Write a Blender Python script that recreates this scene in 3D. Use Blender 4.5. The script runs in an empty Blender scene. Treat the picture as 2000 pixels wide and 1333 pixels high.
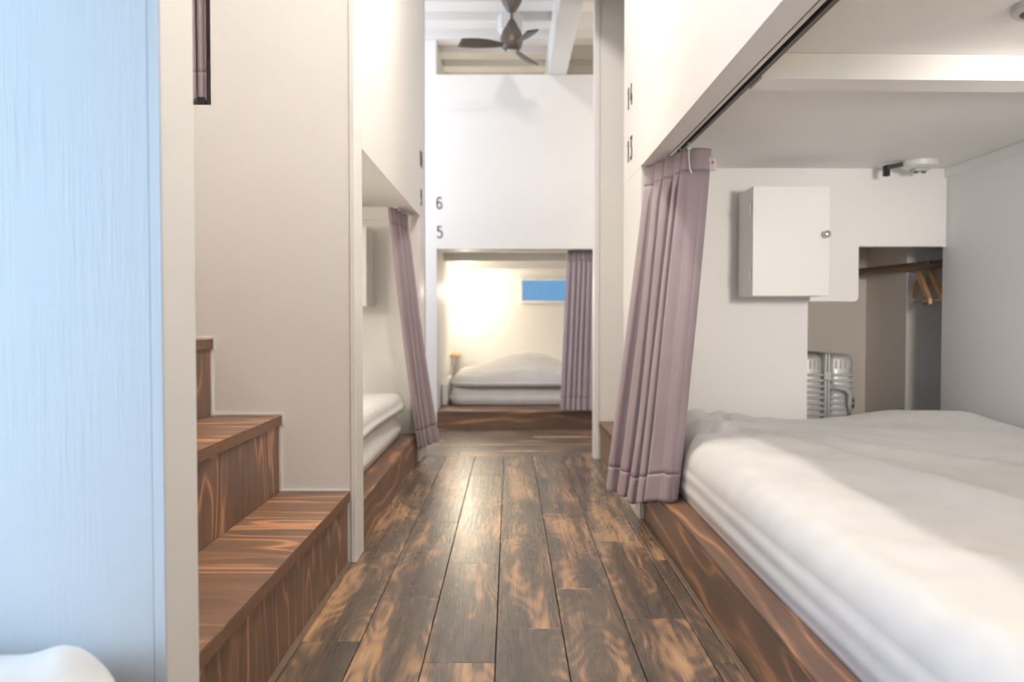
import bpy, bmesh, math, random
from mathutils import Vector, Matrix, noise

random.seed(7)
S = bpy.context.scene
COL = S.collection

# ------------------------------------------------------------------ camera
EYE = 0.70
cam_d = bpy.data.cameras.new('camera')
cam_d.lens = 28.0
cam_d.sensor_width = 36.0
cam_d.clip_start = 0.02
cam_d.dof.use_dof = True
cam_d.dof.focus_distance = 1.75
cam_d.dof.aperture_fstop = 3.2
cam = bpy.data.objects.new('camera', cam_d)
COL.objects.link(cam)
cam.location = (0, 0, EYE)
cam.rotation_euler = (math.radians(90 - 1.53), 0, math.radians(-0.18))
S.camera = cam

# ------------------------------------------------------------------ world and exposure
S.view_settings.view_transform = 'Standard'
S.view_settings.look = 'None'
S.view_settings.gamma = 1.0
S.view_settings.use_curve_mapping = False
S.view_settings.exposure = 1.05
S.cycles.max_bounces = 8
S.cycles.diffuse_bounces = 5
S.cycles.glossy_bounces = 3
S.cycles.transparent_max_bounces = 12

W = bpy.data.worlds.new('daylight')
S.world = W
W.use_nodes = True
bg = W.node_tree.nodes['Background']
bg.inputs[0].default_value = (0.30, 0.56, 1.0, 1)
bg.inputs[1].default_value = 1.6


def area(name, loc, rot, sx, sy, power, col):
    l = bpy.data.lights.new(name, 'AREA')
    l.shape = 'RECTANGLE'
    l.size = sx
    l.size_y = sy
    l.energy = power
    l.color = col
    o = bpy.data.objects.new(name, l)
    COL.objects.link(o)
    o.location = loc
    o.rotation_euler = rot
    return o


def point(name, loc, power, col, r):
    l = bpy.data.lights.new(name, 'POINT')
    l.energy = power
    l.color = col
    l.shadow_soft_size = r
    o = bpy.data.objects.new(name, l)
    COL.objects.link(o)
    o.location = loc
    return o


DAY = (0.55, 0.77, 1.0)
WARM = (1.0, 0.935, 0.86)
# daylight coming in through the two side windows (near left bunk, cross passage)
area('daylight_near_window', (-1.79, -0.32, 0.93), (0, math.radians(-90), 0), 0.66, 1.3, 9.5, DAY)
area('daylight_passage_window', (-1.79, 4.62, 1.6), (0, math.radians(-90), 0), 1.2, 0.8, 3.4, (0.86, 0.93, 1.0))

# ------------------------------------------------------------------ node helpers


def mat(name):
    m = bpy.data.materials.new(name)
    m.use_nodes = True
    nt = m.node_tree
    return m, nt, nt.nodes['Principled BSDF']


def N(nt, t, **kw):
    n = nt.nodes.new(t)
    for k, v in kw.items():
        setattr(n, k, v)
    return n


def L(nt, a, b):
    nt.links.new(a, b)


def math_n(nt, op, a, b=None, c=None):
    n = N(nt, 'ShaderNodeMath', operation=op)
    for i, v in enumerate((a, b, c)):
        if v is None:
            continue
        if isinstance(v, (int, float)):
            n.inputs[i].default_value = v
        else:
            L(nt, v, n.inputs[i])
    return n.outputs[0]


def coords(nt, scale, rnd=True):
    """object coordinates, moved per object, scaled"""
    tc = N(nt, 'ShaderNodeTexCoord')
    out = tc.outputs['Object']
    if rnd:
        oi = N(nt, 'ShaderNodeObjectInfo')
        mul = N(nt, 'ShaderNodeVectorMath', operation='SCALE')
        mul.inputs[0].default_value = (37.0, 53.0, 71.0)
        L(nt, oi.outputs['Random'], mul.inputs['Scale'])
        add = N(nt, 'ShaderNodeVectorMath', operation='ADD')
        L(nt, out, add.inputs[0])
        L(nt, mul.outputs[0], add.inputs[1])
        out = add.outputs[0]
    return out


def scaled(nt, vec, s):
    n = N(nt, 'ShaderNodeVectorMath', operation='MULTIPLY')
    L(nt, vec, n.inputs[0])
    n.inputs[1].default_value = s
    return n.outputs[0]


def noise_n(nt, vec, scale=1.0, detail=3.0, rough=0.55, dist=0.0):
    n = N(nt, 'ShaderNodeTexNoise')
    n.inputs['Scale'].default_value = scale
    n.inputs['Detail'].default_value = detail
    n.inputs['Roughness'].default_value = rough
    n.inputs['Distortion'].default_value = dist
    L(nt, vec, n.inputs['Vector'])
    return n.outputs['Fac']


def ramp(nt, fac, stops):
    r = N(nt, 'ShaderNodeValToRGB')
    e = r.color_ramp.elements
    while len(e) < len(stops):
        e.new(0.5)
    for i, (p, c) in enumerate(stops):
        e[i].position = p
        e[i].color = (c[0], c[1], c[2], 1) if len(c) == 3 else c
    L(nt, fac, r.inputs[0])
    return r.outputs[0]


def bump(nt, bsdf, h, strength, dist=0.002):
    b = N(nt, 'ShaderNodeBump')
    b.inputs['Strength'].default_value = strength
    b.inputs['Distance'].default_value = dist
    L(nt, h, b.inputs['Height'])
    L(nt, b.outputs[0], bsdf.inputs['Normal'])


def srgb(r, g, b):
    f = lambda c: ((c / 255) / 12.92) if c <= 10 else (((c / 255) + 0.055) / 1.055) ** 2.4
    return (f(r), f(g), f(b))


def paint(name, col, rough=0.55, grain=0.0, fine=0.06):
    m, nt, b = mat(name)
    v = coords(nt, 1, False)
    n1 = noise_n(nt, scaled(nt, v, (2.2, 2.2, 2.2)), 1, 0)
    c = ramp(nt, n1, [(0.3, [x * 0.97 for x in col]), (0.7, col)])
    L(nt, c, b.inputs['Base Color'])
    b.inputs['Roughness'].default_value = rough
    h = noise_n(nt, scaled(nt, v, (160, 160, 160)), 1, 0)
    if grain > 0:
        g = noise_n(nt, scaled(nt, v, (140, 140, 7.0)), 1, 4, 0.65)
        p = noise_n(nt, scaled(nt, v, (6, 6, 3)), 1, 2)
        p = math_n(nt, 'MULTIPLY', math_n(nt, 'SUBTRACT', p, 0.38), 3.5)
        p = math_n(nt, 'MINIMUM', math_n(nt, 'MAXIMUM', p, 0.06), 1.0)
        g = math_n(nt, 'MULTIPLY', math_n(nt, 'POWER', g, 3.0), p)
        h = math_n(nt, 'ADD', math_n(nt, 'MULTIPLY', h, 0.05), math_n(nt, 'MULTIPLY', g, 2.2))
        bump(nt, b, h, grain, 0.003)
    else:
        bump(nt, b, h, fine, 0.001)
    return m


M = {}
M['wall'] = paint('white_paint', (0.885, 0.872, 0.855))
M['panel'] = paint('white_plywood_paint', (0.80, 0.80, 0.79), 0.5, grain=0.5)
M['trim'] = paint('white_trim_paint', (0.89, 0.875, 0.85), 0.42)
M['ceil'] = paint('ceiling_paint', (0.88, 0.86, 0.83), 0.5)
M['cabinet'] = paint('cabinet_paint', (0.88, 0.87, 0.85), 0.4)
M['closet'] = paint('closet_paint', (0.88, 0.82, 0.75), 0.6)


def simple(name, col, rough=0.5, metal=0.0, spec=0.5, nscale=60, var=0.08, bmp=0.05):
    m, nt, b = mat(name)
    v = coords(nt, 1, True)
    n1 = noise_n(nt, scaled(nt, v, (nscale,) * 3), 1, 2)
    L(nt, ramp(nt, n1, [(0.3, [x * (1 - var) for x in col]), (0.7, col)]), b.inputs['Base Color'])
    b.inputs['Roughness'].default_value = rough
    b.inputs['Metallic'].default_value = metal
    b.inputs['Specular IOR Level'].default_value = spec
    if bmp:
        bump(nt, b, n1, bmp, 0.001)
    return m


M['dark'] = simple('dark_bronze_metal', (0.15, 0.13, 0.115), 0.45, 0.3)
M['black'] = simple('black_plastic', (0.012, 0.012, 0.013), 0.4)
M['chrome'] = simple('polished_steel', (0.75, 0.74, 0.72), 0.18, 1.0)
M['alu'] = simple('brushed_aluminium', (0.72, 0.71, 0.70), 0.38, 0.35, nscale=200)
M['greyplastic'] = simple('pale_grey_plastic', (0.62, 0.61, 0.60), 0.4)
M['whiteplastic'] = simple('white_plastic', (0.80, 0.79, 0.77), 0.35)
M['hanger'] = simple('pale_beech_wood', srgb(214, 170, 122), 0.4, nscale=30, var=0.15)
M['rod'] = simple('brown_rod', srgb(120, 96, 76), 0.35, 0.0)
M['digit'] = simple('dark_brown_metal_digit', srgb(84, 70, 58), 0.5)
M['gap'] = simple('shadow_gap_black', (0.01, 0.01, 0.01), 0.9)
M['red'] = simple('red_print', srgb(214, 60, 55), 0.6)
M['caulk'] = simple('grey_sealant', srgb(124, 105, 86), 0.5, var=0.2, nscale=20)


def fabric(name, col, rough=0.85, sheen=0.25, weave=900, bstr=0.12):
    m, nt, b = mat(name)
    v = coords(nt, 1, False)
    n1 = noise_n(nt, scaled(nt, v, (weave,) * 3), 1, 0)
    n2 = noise_n(nt, scaled(nt, v, (14, 14, 14)), 1, 0)
    L(nt, ramp(nt, n2, [(0.3, [x * 0.96 for x in col]), (0.7, col)]), b.inputs['Base Color'])
    b.inputs['Roughness'].default_value = rough
    b.inputs['Sheen Weight'].default_value = sheen
    b.inputs['Sheen Roughness'].default_value = 0.4
    bump(nt, b, n1, bstr, 0.0006)
    return m


M['curtain'] = fabric('mauve_grey_curtain_cloth', srgb(166, 151, 158), 0.55, 0.3)
M['sheet'] = fabric('white_cotton', (0.82, 0.815, 0.81), 0.9, 0.1)
M['tag'] = fabric('white_care_label', (0.84, 0.83, 0.82), 0.8, 0.0)


def floor_wood():
    m, nt, b = mat('dark_stained_worn_floor_wood')
    v = coords(nt, 1, True)
    warp = noise_n(nt, scaled(nt, v, (7, 2.2, 7)), 1, 3)
    # cathedral rings : x position warped by large noise
    sep = N(nt, 'ShaderNodeSeparateXYZ')
    L(nt, v, sep.inputs[0])
    big = noise_n(nt, scaled(nt, v, (5.5, 1.7, 5.5)), 1, 1.5)
    ph = math_n(nt, 'ADD', math_n(nt, 'MULTIPLY', sep.outputs[0], 26.0), math_n(nt, 'MULTIPLY', big, 22.0))
    ring = math_n(nt, 'ADD', math_n(nt, 'MULTIPLY', math_n(nt, 'SINE', math_n(nt, 'MULTIPLY', ph, 6.28)), 0.5), 0.5)
    fine = noise_n(nt, scaled(nt, v, (150, 3.0, 150)), 1, 4, 0.7)
    streak = noise_n(nt, scaled(nt, v, (20, 1.1, 20)), 1, 3, 0.6, 0.4)
    patch = noise_n(nt, scaled(nt, v, (7, 2.2, 7)), 1, 4, 0.6)
    w = math_n(nt, 'ADD', math_n(nt, 'MULTIPLY', streak, 1.15), math_n(nt, 'MULTIPLY', patch, 1.05))
    w = math_n(nt, 'ADD', w, math_n(nt, 'MULTIPLY', ring, 0.15))
    w = math_n(nt, 'ADD', w, math_n(nt, 'MULTIPLY', fine, 0.20))
    w = math_n(nt, 'MULTIPLY', math_n(nt, 'SUBTRACT', w, 0.93), 1.42)
    col = ramp(nt, w, [(0.10, srgb(84, 74, 65)), (0.46, srgb(102, 88, 75)), (0.58, srgb(120, 100, 82)),
                       (0.67, srgb(154, 123, 95)), (0.92, srgb(194, 156, 117))])
    L(nt, col, b.inputs['Base Color'])
    rr = math_n(nt, 'ADD', math_n(nt, 'MULTIPLY', fine, 0.16), 0.20)
    L(nt, rr, b.inputs['Roughness'])
    b.inputs['Specular IOR Level'].default_value = 0.6
    h = math_n(nt, 'ADD', math_n(nt, 'MULTIPLY', fine, 0.7), math_n(nt, 'MULTIPLY', warp, 1.2))
    bump(nt, b, h, 0.16, 0.002)
    return m


def ply_wood(name, axis, dark=1.0, freq=1.0, warp=14.0):
    """stained plywood, grain along `axis` (0,1,2)"""
    m, nt, b = mat(name)
    v = coords(nt, 1, True)
    lo, hi = 1.1, 4.5
    s = [hi, hi, hi]
    s[axis] = lo
    big = noise_n(nt, scaled(nt, v, tuple(s)), 1, 2.0, 0.5)
    sep = N(nt, 'ShaderNodeSeparateXYZ')
    L(nt, v, sep.inputs[0])
    o = [0, 1, 2]
    o.remove(axis)
    cross = math_n(nt, 'ADD', sep.outputs[o[0]], sep.outputs[o[1]])
    ph = math_n(nt, 'ADD', math_n(nt, 'MULTIPLY', cross, 9.0 * freq), math_n(nt, 'MULTIPLY', big, warp * freq))
    ring = math_n(nt, 'ADD', math_n(nt, 'MULTIPLY', math_n(nt, 'SINE', math_n(nt, 'MULTIPLY', ph, 6.28)), 0.5), 0.5)
    ring = math_n(nt, 'POWER', ring, 5.0)
    s2 = [150, 150, 150]
    s2[axis] = 6
    fine = noise_n(nt, scaled(nt, v, tuple(s2)), 1, 3, 0.65)
    s3 = [14, 14, 14]
    s3[axis] = 2.4
    pt = noise_n(nt, scaled(nt, v, tuple(s3)), 1, 3)
    pw = math_n(nt, 'MINIMUM', math_n(nt, 'MAXIMUM', math_n(nt, 'MULTIPLY', math_n(nt, 'SUBTRACT', pt, 0.34), 3.6), 0.0), 1.0)
    w = math_n(nt, 'MULTIPLY', ring, math_n(nt, 'ADD', math_n(nt, 'MULTIPLY', pw, 0.72), 0.10))
    w = math_n(nt, 'ADD', w, math_n(nt, 'MULTIPLY', math_n(nt, 'SUBTRACT', pt, 0.4), 0.55))
    w = math_n(nt, 'ADD', w, math_n(nt, 'MULTIPLY', math_n(nt, 'SUBTRACT', fine, 0.42), 0.45))
    d = dark
    cs = [srgb(102 * d, 79 * d, 64 * d), srgb(119 * d, 91 * d, 73 * d), srgb(138 * d, 104 * d, 81 * d), srgb(180 * d, 131 * d, 95 * d)]
    col = ramp(nt, w, [(0.0, cs[0]), (0.16, cs[1]), (0.42, cs[2]), (0.75, cs[3])])
    L(nt, col, b.inputs['Base Color'])
    b.inputs['Roughness'].default_value = 0.42
    bump(nt, b, math_n(nt, 'ADD', fine, math_n(nt, 'MULTIPLY', ring, 0.4)), 0.10, 0.001)
    return m


def ply_edge():
    m, nt, b = mat('plywood_edge_layers')
    v = coords(nt, 1, True)
    sep = N(nt, 'ShaderNodeSeparateXYZ')
    L(nt, v, sep.inputs[0])
    wob = noise_n(nt, scaled(nt, v, (6, 6, 40)), 1, 2)
    ph = math_n(nt, 'ADD', math_n(nt, 'MULTIPLY', sep.outputs[2], 230.0), math_n(nt, 'MULTIPLY', wob, 1.4))
    st = math_n(nt, 'ADD', math_n(nt, 'MULTIPLY', math_n(nt, 'SINE', math_n(nt, 'MULTIPLY', ph, 6.28)), 0.5), 0.5)
    f = noise_n(nt, scaled(nt, v, (90, 30, 260)), 1, 3)
    w = math_n(nt, 'ADD', math_n(nt, 'MULTIPLY', st, 0.55), math_n(nt, 'MULTIPLY', f, 0.45))
    L(nt, ramp(nt, w, [(0.2, srgb(88, 64, 48)), (0.8, srgb(148, 112, 84))]), b.inputs['Base Color'])
    b.inputs['Roughness'].default_value = 0.55
    bump(nt, b, w, 0.12, 0.001)
    return m


M['floor'] = floor_wood()
M['riser'] = ply_wood('stained_plywood_riser', 2)
M['tread'] = ply_wood('stained_plywood_tread', 0, 1.10, 0.8)
M['base'] = ply_wood('stained_platform_board', 1, 1.04, 1.6, 3.0)
M['base_x'] = ply_wood('stained_platform_board_cross', 0, 1.0, 1.4, 4.0)
M['ledge'] = ply_wood('stained_platform_ledge', 1, 1.02, 1.6, 3.0)
M['edge'] = ply_edge()

# tinted privacy glass of the small window
gm, gnt, gb = mat('blue_film_glass')
gnt.nodes.remove(gb)
tr = N(gnt, 'ShaderNodeBsdfTransparent')
tr.inputs[0].default_value = (0.42, 0.46, 0.45, 1)
tl = N(gnt, 'ShaderNodeBsdfGlossy')
tl.inputs['Roughness'].default_value = 0.15
nv = noise_n(gnt, scaled(gnt, coords(gnt, 1, False), (30, 30, 30)), 1, 2)
fr = math_n(gnt, 'MULTIPLY', nv, 0.08)
mx = N(gnt, 'ShaderNodeMixShader')
L(gnt, fr, mx.inputs[0])
L(gnt, tr.outputs[0], mx.inputs[1])
L(gnt, tl.outputs[0], mx.inputs[2])
L(gnt, mx.outputs[0], gnt.nodes['Material Output'].inputs[0])
M['glass'] = gm

em, ent, eb = mat('warm_glowing_bulb')
eb.inputs['Base Color'].default_value = (1, 0.9, 0.75, 1)
eb.inputs['Emission Color'].default_value = (1, 0.84, 0.62, 1)
eb.inputs['Emission Strength'].default_value = 30
M['bulb'] = em

# ------------------------------------------------------------------ geometry helpers


class MB:
    def __init__(self):
        self.bm = bmesh.new()

    def box(self, x0, x1, y0, y1, z0, z1, bev=0.0, seg=1):
        bm = self.bm
        vs = [bm.verts.new(p) for p in ((x0, y0, z0), (x1, y0, z0), (x1, y1, z0), (x0, y1, z0),
                                        (x0, y0, z1), (x1, y0, z1), (x1, y1, z1), (x0, y1, z1))]
        fs = [bm.faces.new([vs[i] for i in q]) for q in ((0, 3, 2, 1), (4, 5, 6, 7), (0, 1, 5, 4), (1, 2, 6, 5), (2, 3, 7, 6), (3, 0, 4, 7))]
        if bev > 0:
            es = set(e for f in fs for e in f.edges)
            bmesh.ops.bevel(bm, geom=list(es), offset=bev, segments=seg, profile=0.5, affect='EDGES')
        return self

    def hull(self, pts8):
        bm = self.bm
        vs = [bm.verts.new(p) for p in pts8]
        for q in ((0, 3, 2, 1), (4, 5, 6, 7), (0, 1, 5, 4), (1, 2, 6, 5), (2, 3, 7, 6), (3, 0, 4, 7)):
            bm.faces.new([vs[i] for i in q])
        return self

    def prism_xz(self, poly, y0, y1):
        """polygon in x,z (counter-clockwise seen from -y) extruded along y"""
        bm = self.bm
        a = [bm.verts.new((x, y0, z)) for x, z in poly]
        b = [bm.verts.new((x, y1, z)) for x, z in poly]
        n = len(poly)
        f1 = bm.faces.new(a)
        f2 = bm.faces.new(b[::-1])
        for i in range(n):
            bm.faces.new((a[(i + 1) % n], a[i], b[i], b[(i + 1) % n]))
        return self

    def lathe(self, prof, c, n=24, axis='Z'):
        """profile of (r, h) pairs revolved around an axis through c"""
        bm = self.bm
        rings = []
        for r, h in prof:
            ring = []
            for i in range(n):
                a = 2 * math.pi * i / n
                x, y = r * math.cos(a), r * math.sin(a)
                p = {'Z': (x, y, h), 'Y': (x, h, -y), 'X': (h, x, y)}[axis]
                ring.append(bm.verts.new((c[0] + p[0], c[1] + p[1], c[2] + p[2])))
            rings.append(ring)
        for k in range(len(rings) - 1):
            for i in range(n):
                j = (i + 1) % n
                bm.faces.new((rings[k][i], rings[k][j], rings[k + 1][j], rings[k + 1][i]))
        bm.faces.new(rings[0][::-1])
        bm.faces.new(rings[-1])
        return self

    def tube(self, pts, r, n=10, closed=False):
        bm = self.bm
        pts = [Vector(p) for p in pts]
        rings = []
        m = len(pts)
        up = Vector((0, 0, 1))
        for i, p in enumerate(pts):
            a = pts[(i - 1) % m] if (closed or i > 0) else p
            b = pts[(i + 1) % m] if (closed or i < m - 1) else p
            t = (b - a).normalized()
            u = t.cross(up)
            if u.length < 0.05:
                u = t.cross(Vector((1, 0, 0)))
            u.normalize()
            w = u.cross(t).normalized()
            rr = r[i] if isinstance(r, (list, tuple)) else r
            rings.append([bm.verts.new(p + (u * math.cos(2 * math.pi * k / n) + w * math.sin(2 * math.pi * k / n)) * rr) for k in range(n)])
        rng = range(m if closed else m - 1)
        for i in rng:
            A, B = rings[i], rings[(i + 1) % m]
            for k in range(n):
                j = (k + 1) % n
                bm.faces.new((A[k], A[j], B[j], B[k]))
        if not closed:
            bm.faces.new(rings[0][::-1])
            bm.faces.new(rings[-1])
        return self

    def sheet(self, P, thick=None):
        """P[i][j] grid of points -> surface"""
        bm = self.bm
        V = [[bm.verts.new(p) for p in row] for row in P]
        for i in range(len(V) - 1):
            for j in range(len(V[0]) - 1):
                bm.faces.new((V[i][j], V[i][j + 1], V[i + 1][j + 1], V[i + 1][j]))
        return self

    def build(self, name, m, parent=None, smooth=False, origin=None, local=False, solid=0.0, sharp=None):
        bm = self.bm
        bmesh.ops.recalc_face_normals(bm, faces=bm.faces[:])
        if origin is None and not local:
            xs = [v.co.x for v in bm.verts]
            ys = [v.co.y for v in bm.verts]
            zs = [v.co.z for v in bm.verts]
            origin = Vector(((min(xs) + max(xs)) / 2, (min(ys) + max(ys)) / 2, min(zs)))
        if local:
            origin = Vector((0, 0, 0))
        origin = Vector(origin)
        for v in bm.verts:
            v.co -= origin
        me = bpy.data.meshes.new(name)
        bm.to_mesh(me)
        bm.free()
        me.materials.append(M[m] if isinstance(m, str) else m)
        if smooth:
            me.polygons.foreach_set('use_smooth', [True] * len(me.polygons))
        o = bpy.data.objects.new(name, me)
        COL.objects.link(o)
        if smooth and sharp:
            bmx = bmesh.new()
            bmx.from_mesh(me)
            for e in bmx.edges:
                if len(e.link_faces) == 2 and e.calc_face_angle(0) > math.radians(sharp):
                    e.smooth = False
            bmx.to_mesh(me)
            bmx.free()
        if parent is not None:
            o.parent = parent
            if local:
                o.location = origin
            else:
                o.location = origin - world(parent)
        else:
            o.location = origin
        if solid:
            md = o.modifiers.new('thickness', 'SOLIDIFY')
            md.thickness = solid
            md.offset = 0
        return o


def world(o):
    p = Vector(o.location)
    while o.parent is not None:
        o = o.parent
        p += Vector(o.location)
    return p


def tag(o, label=None, cat=None, group=None, kind=None):
    if label:
        o['label'] = label
    if cat:
        o['category'] = cat
    if group:
        o['group'] = group
    if kind:
        o['kind'] = kind
    return o


def thing(name, label, cat, loc, group=None, rz=0.0):
    o = bpy.data.objects.new(name, None)
    o.empty_display_size = 0.05
    COL.objects.link(o)
    o.location = loc
    o.rotation_euler = (0, 0, rz)
    return tag(o, label, cat, group)


def struct(o, label=None, cat='wall'):
    return tag(o, label, cat, None, 'structure')


def box(name, x0, x1, y0, y1, z0, z1, m, parent=None, bev=0.0, seg=1):
    return MB().box(x0, x1, y0, y1, z0, z1, bev, seg).build(name, m, parent)


def swall(name, label, x0, x1, y0, y1, z0, z1, m='wall', cat='wall', bev=0.0):
    return struct(box(name, x0, x1, y0, y1, z0, z1, m, None, bev), label, cat)


XL, XR, CEIL = -0.44, 0.455, 2.48
XW, XE = -1.75, 2.0          # container side walls
YB, YF = -1.3, 6.6           # container end walls

# ------------------------------------------------------------------ floor
floor = struct(box('floor', XW, XE, YB, YF, -0.10, -0.012, 'gap'), 'dark stained worn wooden plank floor of the aisle', 'floor')


def plank(x0, x1, y0, y1):
    g = 0.0008
    MB().box(x0 + g, x1 - g, y0 + g, y1 - g, -0.012, random.uniform(-0.0006, 0.0004), 0.0013).build('plank', 'floor', floor)


ends = {0: [1.718, 2.383, 3.03], 1: [1.99, 2.73, 3.29], 2: [1.609, 2.274, 2.943, 3.57], 3: [1.788, 2.53, 3.094], 4: [2.055, 2.85], 5: [1.846, 2.50, 3.157], 6: [1.60, 2.30, 3.0]}
YX = 4.06
for c in range(7):
    x0 = -0.473 + 0.148 * c
    x1 = x0 + 0.148
    e = sorted(ends[c])
    while e[0] > YB + 0.3:
        e.insert(0, e[0] - random.uniform(0.62, 0.74))
    while e[-1] < YX - 0.45:
        e.append(e[-1] + random.uniform(0.6, 0.72))
    e = [max(v, YB) for v in e]
    if e[0] > YB:
        e.insert(0, YB)
    if YX - e[-1] < 0.2:
        e[-1] = YX
    else:
        e.append(YX)
    for a, b in zip(e[:-1], e[1:]):
        if b - a > 0.02:
            plank(x0, x1, a, b)
# cross passage: boards laid the other way
rows = 7
wrow = (5.11 - YX) / rows
for r in range(rows):
    y0 = YX + r * wrow
    x = -1.72 + random.uniform(0, 0.4)
    xs = [-1.74]
    while x < 1.9:
        xs.append(x)
        x += random.uniform(0.6, 0.75)
    xs.append(1.98)
    for a, b in zip(xs[:-1], xs[1:]):
        g = 0.0008
        if b - a < 0.02:
            continue
        # length runs along local y: build turned by 90 degrees
        o = MB().box(-(wrow / 2 - g), wrow / 2 - g, -(b - a) / 2 + g, (b - a) / 2 - g, 0, 0.012, 0.0013).build('plank', 'floor', None, local=True)
        o.parent = floor
        o.rotation_euler = (0, 0, math.pi / 2)
        o.location = Vector(((a + b) / 2, y0 + wrow / 2, -0.0122)) - Vector(floor.location)

# sealant strips where the floor meets steps and platforms
struct(box('trim_floor_right', XR + 0.002, 0.472, -0.6, 2.76, 0.0005, 0.006, 'caulk', None, 0.002), 'grey sealant strip along the right bed platform foot', 'trim')
struct(box('trim_floor_left', -0.468, -0.452, 1.13, 2.27, 0.0005, 0.005, 'caulk', None, 0.002), 'grey sealant strip along the lowest left stair riser', 'trim')

# ------------------------------------------------------------------ ceiling with corrugation
cm = MB()
pitch, dep = 0.284, 0.044
prof = []
y = YB
while y < YF:
    prof += [(y, CEIL), (y + 0.10, CEIL), (y + 0.125, CEIL - dep), (y + 0.255, CEIL - dep), (y + pitch, CEIL)]
    y += pitch
prof = [p for p in prof if p[0] <= YF + 0.3]
rowA = [(XW, p[0], p[1] + 0.044) for p in prof]
rowB = [(XE, p[0], p[1] + 0.044) for p in prof]
cm.sheet([rowA, rowB])
ceiling = struct(cm.build('ceiling', 'ceil', None, solid=0.004), 'white corrugated steel container ceiling', 'ceiling')
swall('trim_beam', 'white square ceiling beam running along the room above the aisle', 0.248, 0.363, YB, YF, 2.262, CEIL + 0.01, 'trim', 'beam', 0.003)

# ------------------------------------------------------------------ outer shell
wo = MB()
# left wall with two window openings
for (y0, y1, z0, z1) in ((YB, -1.0, 0, 2.53), (-1.0, 0.36, 0, 0.58), (-1.0, 0.36, 1.28, 2.53), (0.36, 4.2, 0, 2.53), (4.2, 5.04, 0, 1.0), (4.2, 5.04, 2.2, 2.53), (5.04, YF, 0, 2.53)):
    wo.box(XW - 0.06, XW, y0, y1, z0, z1)
struct(wo.build('wall_left', 'wall'), 'white outer wall on the left with window openings', 'wall')
swall('wall_right', 'white outer container wall on the right', XE, XE + 0.06, YB, YF, 0, 2.53)
swall('wall_behind', 'white end wall behind the camera', XW, XE, YB - 0.06, YB, 0, 2.53)

# ------------------------------------------------------------------ near left bunk
pa = struct(box('wall_left_near', XW, -0.456, 1.012, 1.118, 0, CEIL, 'panel', None, 0.0), 'tall white painted plywood end panel at the left edge, tinted blue by daylight', 'wall')
box('panel_edge_strip', -0.4550, XL - 0.0003, 1.0110, 1.0128, 0, CEIL, 'panel', pa, 0.0006)
box('end_board', -0.4552, XL, 1.0132, 1.119, 0, CEIL, 'trim', pa, 0.0012)
swall('wall_left_near_header', 'white header panel above the near left bunk', XL - 0.07, XL, YB, 1.005, 1.22, CEIL)
swall('ceiling_left_near', 'white plywood ceiling inside the near left bunk', XW, XL - 0.072, YB, 1.005, 1.29, 1.33, 'wall', 'ceiling')

# ------------------------------------------------------------------ left stair side wall and lower left bunk shell
w1 = MB()
w1.prism_xz([(XW, 0), (-0.456, 0), (-0.456, CEIL), (-0.847, CEIL), (-0.847, 1.31), (XW, 1.31)], 2.28, 2.385)
struct(w1.build('wall_left_stairs', 'wall'), 'cream painted wall rising beside the left stairs', 'wall')
swall('trim_left_post', 'slim white corner post where the left stair wall meets the aisle', -0.4555, XL, 2.274, 2.39, 0, CEIL, 'trim', 'post', 0.002)
# bead of white paint around the step profile
TX = [-0.458, -0.652, -0.847, -1.042, -1.237]
TZ = [0.206, 0.426, 0.644, 0.862, 1.08]
bd = MB()
for i in range(4):
    bd.box(TX[i + 1] - 0.012, TX[i] + (0.0 if i else -0.0), 2.275, 2.281, TZ[i] + 0.0005, TZ[i] + 0.006)
    bd.box(TX[i + 1] - 0.008, TX[i + 1] - 0.002, 2.275, 2.281, TZ[i] + 0.006, TZ[i + 1] - 0.028)
    bd.box(TX[i + 1] + 0.0005, TX[i + 1] + 0.006, 2.275, 2.281, TZ[i + 1] - 0.028, TZ[i + 1] + 0.006)
struct(bd.build('trim_stairs_left', 'trim'), 'thin white bead outlining the left steps on the wall', 'trim')
swall('wall_left_header', 'white panel above the lower left bunk facing the aisle', XL - 0.07, XL, 2.391, 4.15, 1.21, CEIL)
swall('trim_left_far_post', 'white post at the far end of the lower left bunk', XL - 0.05, XL, 3.91, 4.15, 0, 1.2095, 'trim', 'post', 0.001)
struct(box('trim_left_gap_shade', XL - 0.004, XL + 0.0012, 4.1505, 4.156, 0, CEIL, 'gap'), 'thin black strip painting in the shaded gap along the far left post', 'trim')  # solid black strip stands in for the shade in the gap
swall('wall_left_bunk_end', 'white end wall inside the lower left bunk', XW, XL - 0.052, 4.08, 4.149, 0, CEIL)
swall('ceiling_left_bunk', 'white plywood ceiling inside the lower left bunk', XW, XL - 0.072, 2.386, 4.079, 1.275, 1.308, 'wall', 'ceiling')
swall('trim_left_bunk', 'white ceiling strip on the end wall of the lower left bunk', -1.7, -0.52, 4.066, 4.0795, 1.21, 1.274, 'trim', 'trim')
swall('wall_left_upper_inner', 'white inner wall behind the upper left bunk entrance', XW + 0.01, XL - 0.072, 4.0, 4.06, 1.309, CEIL)

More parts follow.
